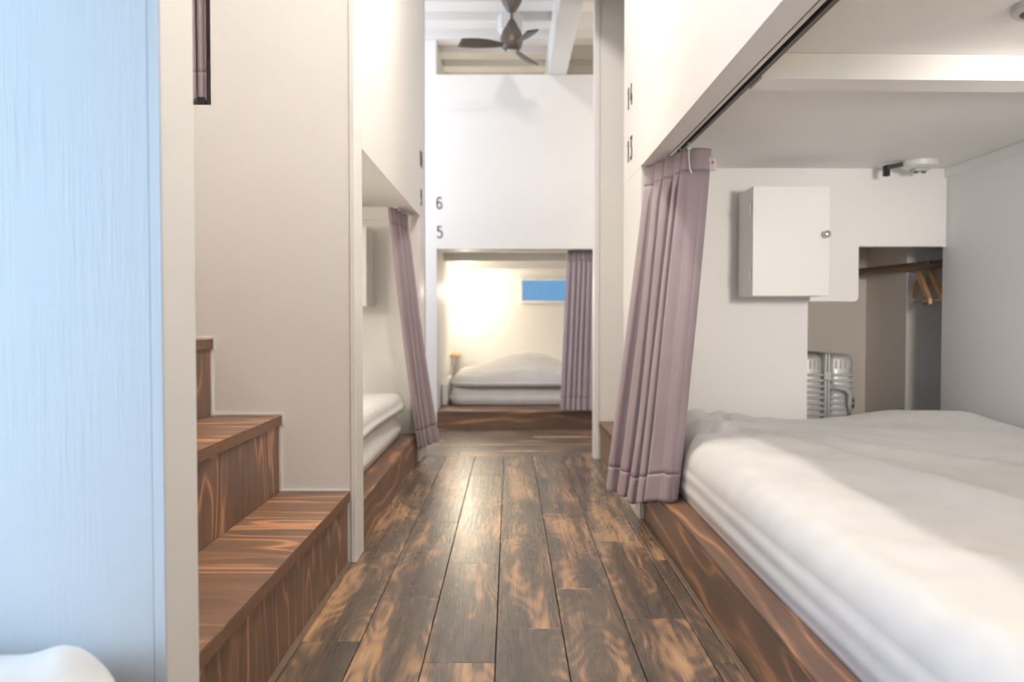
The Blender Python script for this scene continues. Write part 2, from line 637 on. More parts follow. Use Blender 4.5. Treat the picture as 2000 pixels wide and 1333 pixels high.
# ------------------------------------------------------------------ right bunk shell
YE = 3.165
rb = struct(box('wall_right_header', XR, XR + 0.06, 0.62, YE + 0.02, 1.232, CEIL, 'wall', None, 0.001), 'white upper panel above the right bed facing the aisle', 'wall')
swall('wall_right_post', 'white panel between right bed and right stairs reaching the floor', XR, 0.4715, 2.77, YE + 0.02, 0, 1.2315, 'wall', 'wall', 0.001)
rc = struct(box('ceiling_right_bunk', XR + 0.061, 1.731, 0.66, YE, 1.30, 1.34, 'wall'), 'white ceiling inside the right bunk', 'ceiling')
MB().hull([(0.567, 1.803, 1.242), (1.73, 1.830, 1.242), (1.73, 1.922, 1.242), (0.567, 1.893, 1.242),
           (0.567, 1.803, 1.2995), (1.73, 1.830, 1.2995), (1.73, 1.922, 1.2995), (0.567, 1.893, 1.2995)]).build('crossbeam', 'trim', rc)
rl = struct(box('wall_right_lining', 1.731, 1.76, 0.66, YE + 0.02, 0, 1.34, 'wall'), 'white plywood lining along the right side of the right bed', 'wall')
box('top_strip', 1.722, 1.7308, 1.93, YE - 0.001, 1.262, 1.2995, 'trim', rl, 0.001)
swall('wall_right_near', 'white end wall at the near end of the right bed', XR, XE, 0.56, 0.618, 0, CEIL)
# end wall with the stepped opening into the closet
r = 0.018
arc = [(1.383 - r + r * math.cos(a), 0.771 + r + r * math.sin(a)) for a in [-math.pi / 2 * k / 5 for k in range(6)]]
we = MB()
we.prism_xz([(0.472, 0), (1.186, 0), (1.186, 0.771)] + arc[::-1] + [(1.383, 0.99), (1.731, 0.99), (1.731, 1.2995), (0.472, 1.2995)], YE, YE + 0.019)
ew = struct(we.build('wall_right_end', 'wall'), 'white end wall of the right bunk with a stepped closet opening', 'wall')
arc2 = [(1.381 - r + r * math.cos(a), 0.773 + r + r * math.sin(a)) for a in [-math.pi / 2 * k / 5 for k in range(6)]]
MB().prism_xz([(1.0, 0.80), (1.188, 0.80), (1.188, 0.773)] + arc2[::-1] + [(1.381, 0.992), (1.716, 0.992), (1.716, 1.229), (1.0, 1.229)], YE - 0.012, YE - 0.0005).build('panel', 'cabinet', ew)

# wall on the far side of the right stairs, its lit end post, closet boxing
swall('wall_right_stairs', 'cream wall rising beside the right stairs', 0.4505, XE, 3.99, 4.055, 0, CEIL)
swall('trim_right_post', 'slim white end post beside the right stairs', 0.423, 0.45, 3.984, 4.06, 0, CEIL, 'trim', 'post', 0.002)
swall('wall_closet_box', 'grey beige boxed corner inside the closet', 1.78, 1.999, 3.57, 3.989, 0, 1.055, 'closet')
swall('wall_closet_back', 'grey beige back wall of the closet', 1.101, 1.779, 3.97, 3.989, 0, 1.055, 'closet')
swall('wall_closet_side', 'grey beige right side wall of the closet', 1.975, 1.999, 3.19, 3.569, 0, 1.055, 'closet')
swall('wall_closet_left', 'grey beige left wall of the closet', 1.085, 1.10, 3.19, 3.969, 0, 1.055, 'closet')
swall('ceiling_closet', 'grey beige closet ceiling under the stair landing', 1.085, 1.999, 3.19, 3.989, 1.056, 1.09, 'closet', 'ceiling')

# ------------------------------------------------------------------ far wall and far bunk shell
YD = 5.11
wf = MB()
wf.box(XW, -0.467, YD, YD + 0.05, 0, CEIL)
wf.box(-0.467, 0.62, YD, YD + 0.05, 1.154, 2.26)
wf.box(0.62, XE, YD, YD + 0.05, 0, CEIL)
struct(wf.build('wall_back', 'wall'), 'white partition wall at the end of the aisle with bunk openings', 'wall')
swall('wall_far_bunk_left', 'white left inner wall of the far bunks', -0.52, -0.468, YD + 0.051, YF - 0.001, 0, CEIL)
swall('wall_far_bunk_right', 'white right inner wall of the far bunks', 0.80, 0.86, YD + 0.051, YF - 0.001, 0, CEIL)
fc = struct(box('ceiling_far_bunk', -0.467, 0.799, YD + 0.051, YF - 0.001, 1.175, 1.215, 'wall'), 'white ceiling with cross battens inside the far bunk', 'ceiling')
box('batten', -0.466, 0.798, 5.72, 5.84, 1.12, 1.1745, 'trim', fc, 0.002)
box('batten', -0.466, 0.798, 6.30, 6.42, 1.10, 1.1745, 'trim', fc, 0.002)
wb = MB()
WX0, WX1, WZ0, WZ1 = 0.106, 0.60, 0.857, 1.026
wb.box(XW, WX0, YF, YF + 0.06, 0, 2.53)
wb.box(WX1, XE, YF, YF + 0.06, 0, 2.53)
wb.box(WX0, WX1, YF, YF + 0.06, 0, WZ0)
wb.box(WX0, WX1, YF, YF + 0.06, WZ1, 2.53)
struct(wb.build('wall_far_end', 'wall'), 'cream end wall of the container behind the far bunk', 'wall')
win = thing('window_1', 'small horizontal window showing blue in the far bunk', 'window', ((WX0 + WX1) / 2, YF, WZ0))
win['kind'] = 'structure'
fr = MB()
t = 0.022
fr.box(WX0 - t, WX1 + t, YF - 0.02, YF - 0.001, WZ1, WZ1 + t, 0.002)
fr.box(WX0 - t, WX1 + t, YF - 0.03, YF - 0.001, WZ0 - t, WZ0, 0.002)
fr.box(WX0 - t, WX0, YF - 0.02, YF - 0.001, WZ0, WZ1, 0.002)
fr.box(WX1, WX1 + t, YF - 0.02, YF - 0.001, WZ0, WZ1, 0.002)
fr.build('frame', 'trim', win)
box('pane', WX0 + 0.001, WX1 - 0.001, YF + 0.035, YF + 0.041, WZ0 + 0.001, WZ1 - 0.001, 'glass', win)

# side windows (out of the frame)
for nm, lab, (y0, y1, z0, z1) in (('window_2', 'wide window in the outer wall of the near left bunk', (-1.0, 0.36, 0.58, 1.28)), ('window_3', 'window at the left end of the cross passage', (4.2, 5.04, 1.0, 2.2))):
    wn = thing(nm, lab, 'window', (XW, (y0 + y1) / 2, z0))
    wn['kind'] = 'structure'
    f = MB()
    f.box(XW - 0.05, XW + 0.015, y0, y0 + 0.03, z0, z1).box(XW - 0.05, XW + 0.015, y1 - 0.03, y1, z0, z1)
    f.box(XW - 0.05, XW + 0.015, y0 + 0.03, y1 - 0.03, z0, z0 + 0.03).box(XW - 0.05, XW + 0.015, y0 + 0.03, y1 - 0.03, z1 - 0.03, z1)
    f.build('frame', 'trim', wn)

# ------------------------------------------------------------------ stairs
def staircase(label, x_nose, going, tops, sgn, y0, y1, name='staircase'):
    """steps climbing away from the aisle; sgn = -1 to the left, +1 to the right"""
    root = thing(name, label, 'stairs', (x_nose + sgn * 0.3, (y0 + y1) / 2, 0))
    zprev = 0.0
    n = len(tops)
    for i, zt in enumerate(tops):
        xn = x_nose + sgn * going * i
        xr = xn + sgn * 0.007
        th = 0.027
        xe = xn + sgn * (going + 0.03)
        a, b = sorted((xr, xr + sgn * 0.018))
        box('riser', a, b, y0, y1, zprev + (0.0 if i == 0 else 0.0005), zt - th - 0.0003, 'riser', root)
        a, b = sorted((xn + sgn * 0.0022, xe if i < n - 1 else xn + sgn * going))
        if i < n - 1:
            a, b = sorted((xn + sgn * 0.0022, x_nose + sgn * (going * (i + 1) + 0.0065)))
        tr_ = box('tread', a, b, y0, y1, zt - th, zt, 'tread', root)
        a, b = sorted((xn, xn + sgn * 0.002))
        box('plywood_edge', a, b, y0, y1, zt - th, zt - 0.0006, 'edge', tr_)
        zprev = zt
    return root


staircase('brown stained plywood steps climbing left behind the blue tinted panel', TX[0], 0.1947, TZ, -1, 1.1195, 2.2735)
staircase('brown stained plywood steps climbing right behind the long mauve curtain', 0.4495, 0.195, [0.19, 0.385, 0.58], 1, YE + 0.021, 3.983)

# ------------------------------------------------------------------ soft goods


def fbm(x, y, z=0.0):
    return noise.fractal(Vector((x, y, z)), 1.0, 2.0, 4)


def soft(x0, x1, y0, y1, z0, z1, r, hfun=None, nx=90, ny=110, bulge=0.012, side=6, corner=0.10, edgewob=None, under=0.0, crease=0.0):
    """cushion like slab: rounded top edge of radius r, bulging sides, extra height hfun(x,y)"""
    def spaced(a, b, n, rr):
        k = max(4, n // 7)
        e = [a + rr * (1 - math.cos(math.pi / 2 * i / k)) for i in range(k)]
        mid = [a + rr + (b - a - 2 * rr) * i / (n - 2 * k) for i in range(n - 2 * k + 1)]
        f = [b - rr * (1 - math.cos(math.pi / 2 * i / k)) for i in range(k)][::-1]
        return e + mid + f
    xs = spaced(x0, x1, nx, r)
    ys = spaced(y0, y1, ny, r)
    cx, cy = (x0 + x1) / 2, (y0 + y1) / 2

    def place(x, y):
        # round the plan corners
        c = corner
        dx = max(abs(x - cx) - ((x1 - x0) / 2 - c), 0)
        dy = max(abs(y - cy) - ((y1 - y0) / 2 - c), 0)
        if dx > 0 and dy > 0:
            m_ = max(dx, dy)
            l_ = math.hypot(dx, dy)
            s_ = m_ / l_
            x = cx + math.copysign((x1 - x0) / 2 - c + dx * s_, x - cx)
            y = cy + math.copysign((y1 - y0) / 2 - c + dy * s_, y - cy)
        return x, y
    P = []
    for yy in ys:
        row = []
        for xx in xs:
            d = min(xx - x0, x1 - xx, yy - y0, y1 - yy)
            if d < r:
                zz = z1 - r + math.sqrt(max(r * r - (r - d) ** 2, 0))
            else:
                zz = z1
            k = min(d / (r * 1.5), 1.0)
            px, py = place(xx, yy)
            if edgewob:
                ox, oy = edgewob(px, py)
                q = 1 - min(d / 0.22, 1)
                px += ox * q
                py += oy * q
            if hfun:
                zz += hfun(px, py) * (0.12 + 0.88 * k)
            row.append((px, py, zz))
        P.append(row)
    mb = MB()
    bm = mb.bm
    V = [[bm.verts.new(p) for p in row] for row in P]
    ny_, nx_ = len(V), len(V[0])
    for i in range(ny_ - 1):
        for j in range(nx_ - 1):
            bm.faces.new((V[i][j], V[i][j + 1], V[i + 1][j + 1], V[i + 1][j]))
    ring = [V[0][j] for j in range(nx_)] + [V[i][-1] for i in range(1, ny_)] + [V[-1][j] for j in range(nx_ - 2, -1, -1)] + [V[i][0] for i in range(ny_ - 2, 0, -1)]
    n = len(ring)
    prev = ring
    c = Vector((cx, cy, 0))
    for s_ in range(1, side + 1):
        t_ = s_ / side
        cur = []
        for v in ring:
            d = (Vector((v.co.x, v.co.y, 0)) - c)
            # outward direction by nearest side
            ax = (abs(d.x) / ((x1 - x0) / 2), abs(d.y) / ((y1 - y0) / 2))
            o_ = Vector((math.copysign(1, d.x), 0, 0)) if ax[0] > ax[1] else Vector((0, math.copysign(1, d.y), 0))
            p = v.co + o_ * bulge * math.sin(math.pi * min(t_ * 1.15, 1)) * (1 if t_ < 1 else -0.4)
            if crease:
                cw = 0.5 + 0.6 * noise.noise(Vector((v.co.x * 1.5, v.co.y * 1.5, 5.0)))
                p = p - o_ * crease * cw * math.exp(-((t_ - 0.42 - 0.1 * noise.noise(Vector((v.co.y * 1.2, 0, 2)))) / 0.17) ** 2)
            if under and t_ > 0.45:
                q_ = (t_ - 0.45) / 0.55
                p = p - o_ * under * (1 - math.sqrt(max(0.0, 1 - q_ * q_)))
            zt = v.co.z + (z0 - v.co.z) * t_
            cur.append(bm.verts.new((p.x, p.y, zt)))
        for i in range(n):
            j = (i + 1) % n
            bm.faces.new((prev[i], prev[j], cur[j], cur[i]))
        prev = cur
    bm.faces.new(prev)
    return mb


def wr(x, y, a, f, seed=0.0, ang=0.0, st=3.0):
    """stretched wrinkle noise"""
    ca, sa = math.cos(ang), math.sin(ang)
    u = (x * ca + y * sa) * f
    v = (-x * sa + y * ca) * f / st
    return a * noise.noise(Vector((u, v, seed)))


def platform(label, x0, x1, y0, y1, z, aisle, group=None):
    """raised wooden bed platform: face board, ledge on top, deck"""
    root = thing('bed_platform', label, 'bed platform', ((x0 + x1) / 2, (y0 + y1) / 2, 0))
    if aisle == 'R':      # front on the x0 side
        box('front_board', x0, x0 + 0.022, y0, y1, 0, z - 0.0155, 'base', root, 0.001)
        box('ledge', x0 - 0.001, x0 + 0.14, y0, y1, z - 0.015, z, 'ledge', root, 0.0025, 2)
        box('deck', x0 + 0.141, x1, y0, y1, z - 0.018, z - 0.003, 'ledge', root)
    elif aisle == 'L':
        box('front_board', x1 - 0.022, x1, y0, y1, 0, z - 0.0155, 'base', root, 0.001)
        box('ledge', x1 - 0.14, x1 + 0.001, y0, y1, z - 0.015, z, 'ledge', root, 0.0025, 2)
        box('deck', x0, x1 - 0.141, y0, y1, z - 0.018, z - 0.003, 'ledge', root)
    else:
        box('front_board', x0, x1, y0, y0 + 0.022, 0, z - 0.0155, 'base_x', root, 0.001)
        box('ledge', x0, x1, y0 - 0.001, y0 + 0.30, z - 0.015, z, 'base_x', root, 0.0025, 2)
        box('deck', x0, x1, y0 + 0.301, y1, z - 0.018, z - 0.003, 'base_x', root)
    return root


# --- right bed
platform('brown wooden bed platform under the big white bed on the right', 0.472, 1.729, 0.64, 3.163, 0.148, 'R')


def h_right(x, y):
    h = 0.012 * fbm(x * 1.6, y * 1.3, 3.1)
    h += wr(x, y, 0.022, 3.2, 5.0, 0.55, 4.0)
    h += wr(x, y, 0.012, 7.0, 9.0, 0.75, 3.5)
    # crumpled far left corner
    d = math.exp(-(((x - 0.72) / 0.22) ** 2 + ((y - 2.85) / 0.30) ** 2))
    h += d * (0.026 + wr(x, y, 0.050, 9, 2.0, 0.7, 1.8) + wr(x, y, 0.030, 20, 4.0, -0.4, 1.5))
    # raised hump towards the far right corner
    h += 0.045 * math.exp(-(((x - 1.62) / 0.28) ** 2 + ((y - 2.7) / 0.55) ** 2))
    # long soft ridge running to the near right
    h += 0.026 * math.exp(-((((x - 0.80) - (2.5 - y) * 0.20) / 0.07) ** 2)) * max(0, min(1, (2.75 - y) / 0.5))
    return h


mt = soft(0.528, 1.72, 0.665, 3.135, 0.149, 0.322, 0.075, h_right, 140, 230, 0.012, 12, 0.12,
          lambda x, y: (wr(x, y, 0.010, 2.5, 7) * (1 if x < 1.2 else 0) + (0.004 if x < 1.0 else 0), wr(x, y, 0.014, 4, 8) - (0.012 if y > 2 else 0)), 0.0, 0.011)
tag(mt.build('mattress', 'sheet', None, True), 'thick mattress under a rumpled white sheet on the right bed', 'mattress')

# --- lower left bunk
platform('brown wooden bed platform of the lower left bunk beyond the stairs', -1.74, -0.455, 2.392, 3.909, 0.14, 'L')
mt = soft(-1.72, -0.53, 2.42, 3.87, 0.141, 0.262, 0.05, lambda x, y: wr(x, y, 0.005, 7, 11), 50, 80, 0.014)
tag(mt.build('mattress', 'sheet', None, True), 'white sheeted mattress in the lower left bunk', 'mattress')
dv = soft(-1.70, -0.515, 2.45, 3.90, 0.268, 0.348, 0.042, lambda x, y: wr(x, y, 0.020, 4, 12, 0.4, 2.5) + wr(x, y, 0.008, 11, 13, 0.2, 2), 80, 110, 0.012, 6, 0.14,
          lambda x, y: (wr(x, y, 0.03, 3, 14), 0))
tag(dv.build('duvet', 'sheet', None, True), 'white duvet in the lower left bunk beside the hanging curtain', 'duvet')

# --- near left bunk (only a corner of its duvet shows)
platform('brown wooden bed platform of the near left bunk', -1.74, -0.455, -1.25, 1.0, 0.14, 'L')
mt = soft(-1.72, -0.56, -1.2, 0.985, 0.141, 0.23, 0.05, None, 40, 60, 0.01)
tag(mt.build('mattress', 'sheet', None, True), 'white sheeted mattress of the near left bunk', 'mattress')


def h_near(x, y):
    h = 0.012 * fbm(x * 3, y * 3, 5.5) + wr(x, y, 0.014, 9, 21, 0.9, 2.5) + wr(x, y, 0.013, 21, 23, 0.7, 3.0) + wr(x, y, 0.006, 45, 24, 1.1, 2.5)
    h += 0.030 * math.exp(-(((x + 0.525) / 0.045) ** 2 + ((y - 0.93) / 0.10) ** 2))
    h -= 0.008 * math.exp(-(((x + 0.61) / 0.04) ** 2))
    return h


dv = soft(-1.70, -0.450, -1.15, 0.99, 0.2325, 0.305, 0.065, h_near, 150, 190, 0.006, 6, 0.10)
tag(dv.build('duvet', 'sheet', None, True), 'corner of a white duvet at the lower left edge of the picture', 'duvet')

# --- far bunk
platform('brown wooden bed platform of the far bunk at the aisle end', -0.466, 0.795, YD - 0.008, 6.59, 0.113, 'F')
mt = soft(-0.41, 0.76, 5.47, 6.58, 0.114, 0.236, 0.055, lambda x, y: wr(x, y, 0.008, 7, 31, 0.2, 2), 80, 60, 0.012)
tag(mt.build('mattress', 'sheet', None, True), 'white sheeted mattress in the far bunk', 'mattress')


def h_far(x, y):
    m_ = math.exp(-(((x - 0.13) / 0.34) ** 2 + ((y - 5.95) / 0.42) ** 2))
    h = 0.155 * m_
    h += wr(x, y, 0.014, 6, 33, 1.2, 2.2) + wr(x, y, 0.007, 14, 34, 0.6, 2)
    return h


dv = soft(-0.40, 0.765, 5.44, 6.56, 0.2415, 0.305, 0.030, h_far, 130, 100, 0.012, 6, 0.16)
tag(dv.build('duvet', 'sheet', None, True), 'white duvet heaped into a mound in the far bunk', 'duvet')
pl = soft(-0.462, -0.425, 5.40, 5.95, 0.1145, 0.285, 0.017, lambda x, y: -0.45 * max(0, 5.62 - y) + wr(x, y, 0.016, 16, 41), 20, 40, 0.001, 5, 0.015)
tag(pl.build('pillow', 'sheet', None, True), 'white pillow squeezed between far mattress and left wall', 'pillow')


# ------------------------------------------------------------------ curtains
def path(pts, u):
    """Catmull-Rom through pts, arc-length parametrised"""
    n = len(pts) - 1
    P = [Vector(p) for p in pts]
    t = u * n
    i = min(int(t), n - 1)
    f = t - i
    p0 = P[max(i - 1, 0)]
    p1, p2 = P[i], P[i + 1]
    p3 = P[min(i + 2, n)]
    return 0.5 * ((2 * p1) + (p2 - p0) * f + (2 * p0 - 5 * p1 + 4 * p2 - p3) * f * f + (3 * p1 - p0 - 3 * p2 + p3) * f ** 3)


def curtain_grid(top, bot, zt, zb, folds, a_top, a_bot, v0, v1, nu=260, nv=60, ease=1.15, seed=0.0, smooth_from=1.0, off=0.0, pinch=0.0, zbf=None):
    P = []
    for j in range(nv + 1):
        v = v0 + (v1 - v0) * j / nv
        row = []
        for i in range(nu + 1):
            u = i / nu
            ve = v ** ease

            def base(uu):
                return path(top, uu).lerp(path(bot, uu), ve)
            p = base(u)
            tg = (base(min(u + 0.01, 1)) - base(max(u - 0.01, 0)))
            tg = tg.normalized() if tg.length > 1e-6 else Vector((1, 0))
            nr = Vector((-tg.y, tg.x))
            amp = a_top + (a_bot - a_top) * v
            if u > smooth_from:
                amp *= max(0.08, 1 - (u - smooth_from) / 0.05)
            ph = 2 * math.pi * folds * (u + 0.012 * noise.noise(Vector((u * 6, v * 0.8, seed))))
            k = 0.75 + 0.5 * noise.noise(Vector((u * 5, v * 1.3, seed + 3)))
            s_ = math.sin(ph)
            d = -amp * k * (2.3 * abs(math.sin(ph / 2)) ** 0.8 - 0.55)
            if pinch and v < 0.11:
                q = 1 - v / 0.11
                d = d * (1 - 0.55 * q) + pinch * q * math.sin(ph * 2.0) * (0.0 if u > smooth_from else 1.0)
            d += 0.004 * noise.noise(Vector((u * 9, v * 3.0, seed + 9))) * v
            tshift = 0.35 * amp * math.sin(2 * ph) * (0 if u > smooth_from else 1)
            pp = p + nr * (d + off) + tg * tshift
            z = zt + (zb - zt) * v
            if zbf:
                z += zbf(u) * v
            row.append((pp.x, pp.y, z))
        P.append(row)
    return P


def curtain(label, top, bot, zt, zb, folds, a_top, a_bot, band=0.062, group=None, **kw):
    c0 = path(bot, 0.5)
    root = thing('curtain', label, 'curtain', (c0.x, c0.y, zb), group)
    vb = band
    g = curtain_grid(top, bot, zt, zb, folds, a_top, a_bot, vb, 0.925, **kw)
    MB().sheet(g).build('cloth', 'curtain', root, True, solid=0.0018)
    g = curtain_grid(top, bot, zt, zb, folds, a_top, a_bot, 0.0, vb, nv=8, **{k: v for k, v in kw.items() if k != 'nv'})
    MB().sheet(g).build('header_band', 'curtain', root, True, solid=0.0026)
    g = curtain_grid(top, bot, zt, zb, folds, a_top, a_bot, 0.924, 1.0, nv=8, **{k: v for k, v in kw.items() if k != 'nv'})
    MB().sheet(g).build('hem', 'curtain', root, True, solid=0.0026)
    return root


# right bed curtain
rtop = [(0.482, 2.765), (0.500, 2.70), (0.522, 2.62), (0.540, 2.55), (0.546, 2.49), (0.566, 2.462), (0.596, 2.462), (0.624, 2.478)]
rbot = [(0.392, 2.865), (0.404, 2.77), (0.422, 2.68), (0.440, 2.58), (0.452, 2.47), (0.460, 2.385), (0.484, 2.372), (0.510, 2.40)]
cr = curtain('long mauve grey pleated curtain gathered beside the right bed', rtop, rbot, 1.228, 0.095, 7.0, 0.016, 0.030,
             smooth_from=0.62, pinch=0.010, seed=1.0, zbf=lambda u: 0.058 * max(0.0, min(1.0, (u - 0.40) / 0.28)))
# hooks, strap and care label on the leading edge
for q in (0.10, 0.27, 0.42, 0.58):
    p = path(rtop, q)
    MB().tube([(p.x + 0.006, p.y, 1.2475), (p.x + 0.006, p.y, 1.222), (p.x + 0.010, p.y - 0.006, 1.208), (p.x + 0.004, p.y - 0.008, 1.214)], 0.0016, 6).build('hook', 'whiteplastic', cr, True)
p = path(rtop, 0.66)
hk = MB().tube([(p.x - 0.004, p.y - 0.004, 1.246), (p.x - 0.004, p.y - 0.006, 1.232), (p.x - 0.006, p.y - 0.009, 1.205), (p.x - 0.003, p.y - 0.010, 1.165), (p.x + 0.003, p.y - 0.010, 1.152), (p.x + 0.001, p.y - 0.009, 1.148)], [0.004, 0.0032, 0.0036, 0.0032, 0.0036, 0.002], 8)
hk.box(p.x - 0.010, p.x + 0.004, p.y - 0.010, p.y - 0.002, 1.2235, 1.234, 0.002)
hk.build('carrier_hook', 'whiteplastic', cr, True)
lt = MB()
e = path(rtop, 0.985)
tgr = []
for j in range(7):
    row = []
    for i in range(5):
        u_ = i / 4
        v_ = j / 6
        row.append((e.x - 0.014 + 0.026 * u_ + 0.002 * v_, e.y - 0.006 - 0.010 * u_ + 0.004 * math.sin(3 * u_ + v_), 1.206 - 0.044 * v_ - 0.010 * u_ + 0.003 * v_))
    tgr.append(row)
lt.sheet(tgr)
cl = lt.build('care_label', 'tag', cr, True, solid=0.0008)
cl['label'] = 'white care label with small red mark'
MB().hull([(e.x + 0.001, e.y - 0.0155, 1.1815), (e.x + 0.0052, e.y - 0.0172, 1.1805), (e.x + 0.0052, e.y - 0.0162, 1.1805), (e.x + 0.001, e.y - 0.0145, 1.1815),
           (e.x + 0.001, e.y - 0.0155, 1.1885), (e.x + 0.0052, e.y - 0.0172, 1.1875), (e.x + 0.0052, e.y - 0.0162, 1.1875), (e.x + 0.001, e.y - 0.0145, 1.1885)]).build('red_mark', 'red', cl)

# lower left bunk curtain
ltop = [(-0.545, 3.60), (-0.522, 3.62), (-0.518, 3.70), (-0.512, 3.78), (-0.500, 3.88)]
lbot = [(-0.434, 3.80), (-0.430, 3.83), (-0.420, 3.89), (-0.395, 3.97), (-0.372, 4.06)]
curtain('mauve grey curtain hanging at the far end of the lower left bunk', ltop, lbot, 1.206, 0.085, 4.0, 0.012, 0.016, smooth_from=2, seed=5.0, pinch=0.006, nu=180)

# far bunk curtain
ftop = [(0.378, YD + 0.08), (0.45, YD + 0.075), (0.52, YD + 0.08), (0.60, YD + 0.075)]
fbot = [(0.322, 5.055), (0.40, 5.06), (0.48, 5.05), (0.575, 5.06)]
curtain('mauve grey curtain drawn aside in front of the far bunk', ftop, fbot, 1.150, 0.125, 7.0, 0.010, 0.018, smooth_from=2, seed=8.0, pinch=0.006, nu=220, ease=1.0)

# upper left bunk curtain (over the stairs)
utop = [(-0.868, 2.315), (-0.91, 2.31), (-0.97, 2.32), (-1.10, 2.335), (-1.30, 2.34), (-1.5, 2.335)]
ubot = [(-0.872, 2.312), (-0.90, 2.305), (-0.97, 2.31), (-1.10, 2.335), (-1.30, 2.33), (-1.5, 2.335)]
cu = curtain('mauve grey curtain in the upper opening above the left stairs', utop, ubot, 2.40, 1.329, 8.0, 0.016, 0.020, smooth_from=2, seed=14.0, nu=220)
MB().box(-0.897, -0.872, 2.298, 2.322, 1.3125, 1.340, 0.006, 2).build('hem_black_block', 'black', cu)  # small black block at the curtain's lower corner


# rails
def rail(label, x0, x1, y0, y1, z0, z1, along):
    root = thing('curtain_rail', label, 'curtain rail', ((x0 + x1) / 2, (y0 + y1) / 2, z0))
    if along == 'Y':
        w = (x1 - x0)
        box('channel_side', x0, x0 + w * 0.30, y0, y1, z0, z1, 'alu', root)
        box('channel_slot', x0 + w * 0.30, x0 + w * 0.66, y0, y1, z0 + 0.004, z1, 'gap', root)
        box('channel_side', x0 + w * 0.66, x1, y0, y1, z0, z1, 'dark', root)
    else:
        w = (y1 - y0)
        box('channel_side', x0, x1, y0, y0 + w * 0.30, z0, z1, 'alu', root)
        box('channel_slot', x0, x1, y0 + w * 0.30, y0 + w * 0.66, z0 + 0.004, z1, 'gap', root)
        box('channel_side', x0, x1, y0 + w * 0.66, y1, z0, z1, 'dark', root)
    return root


rail('dark slotted curtain rail under the ceiling of the right bunk', 0.534, 0.566, 0.64, YE - 0.02, 1.248, 1.2995, 'Y')
rail('slotted curtain rail in the lower left bunk opening', -0.543, -0.513, 2.40, 4.05, 1.249, 1.2745, 'Y')
rail('slotted curtain rail above the far bunk opening', -0.46, 0.78, YD + 0.062, YD + 0.092, 1.1515, 1.1745, 'X')
rail('slotted curtain rail over the upper left bunk entrance', -1.70, -0.85, 2.318, 2.348, 2.405, 2.44, 'X')

# ------------------------------------------------------------------ cabinets


def cabinet(label, x0, x1, z0, z1, yb, yf, knob_x, hinge_x):
    root = thing('wall_cabinet', label, 'cabinet', ((x0 + x1) / 2, yb, z0))
    t = 0.016
    b = MB()
    b.box(x0, x0 + t, yf + 0.019, yb, z0, z1).box(x1 - t, x1, yf + 0.019, yb, z0, z1)
    b.box(x0 + t, x1 - t, yf + 0.019, yb, z0, z0 + t).box(x0 + t, x1 - t, yf + 0.019, yb, z1 - t, z1)
    b.box(x0 + t, x1 - t, yb - 0.008, yb, z0 + t, z1 - t)
    b.build('body', 'cabinet', root)
    d = box('door', x0 - 0.001, x1 + 0.001, yf, yf + 0.018, z0 - 0.001, z1 + 0.001, 'cabinet', root, 0.0012)
    MB().lathe([(0.006, 0.0), (0.005, -0.012), (0.0125, -0.016), (0.0140, -0.022), (0.011, -0.0275), (0.004, -0.029)], (knob_x, yf, (z0 + z1) / 2 + 0.024), 20, 'Y').build('knob', 'chrome', d, True, sharp=50)
    for hz in (z0 + 0.08, z1 - 0.08):
        MB().lathe([(0.004, -0.018), (0.004, 0.018)], (hinge_x, yf + 0.0205, hz), 10).build('hinge', 'whiteplastic', root, True, sharp=50)
    return root


cabinet('white wall cabinet with a round knob above the right bed', 0.905, 1.19, 0.79, 1.195, YE - 0.0125, 2.965, 1.172, 0.901)
cabinet('white wall cabinet on the end wall of the lower left bunk', -1.0, -0.695, 0.767, 1.149, 4.079, 3.876, -0.97, -0.691)

# ------------------------------------------------------------------ closet: rod, hangers, suitcase


def rodx(y):
    return 1.813 - 0.157 * (y - 3.185)


rd = thing('clothes_rod', 'brown wooden clothes rod across the closet beside the right bed', 'rod', (rodx(3.58), 3.58, 0.913))
MB().tube([(rodx(3.2), 3.2, 0.932), (rodx(3.955), 3.955, 0.932)], 0.0185, 16).build('bar', 'rod', rd, True, sharp=50)
for yy in (3.1885, 3.961):
    MB().lathe([(0.032, -0.004), (0.032, 0.0075)], (rodx(yy), yy, 0.932), 20, 'Y').build('end_socket', 'chrome', rd, True, sharp=50)


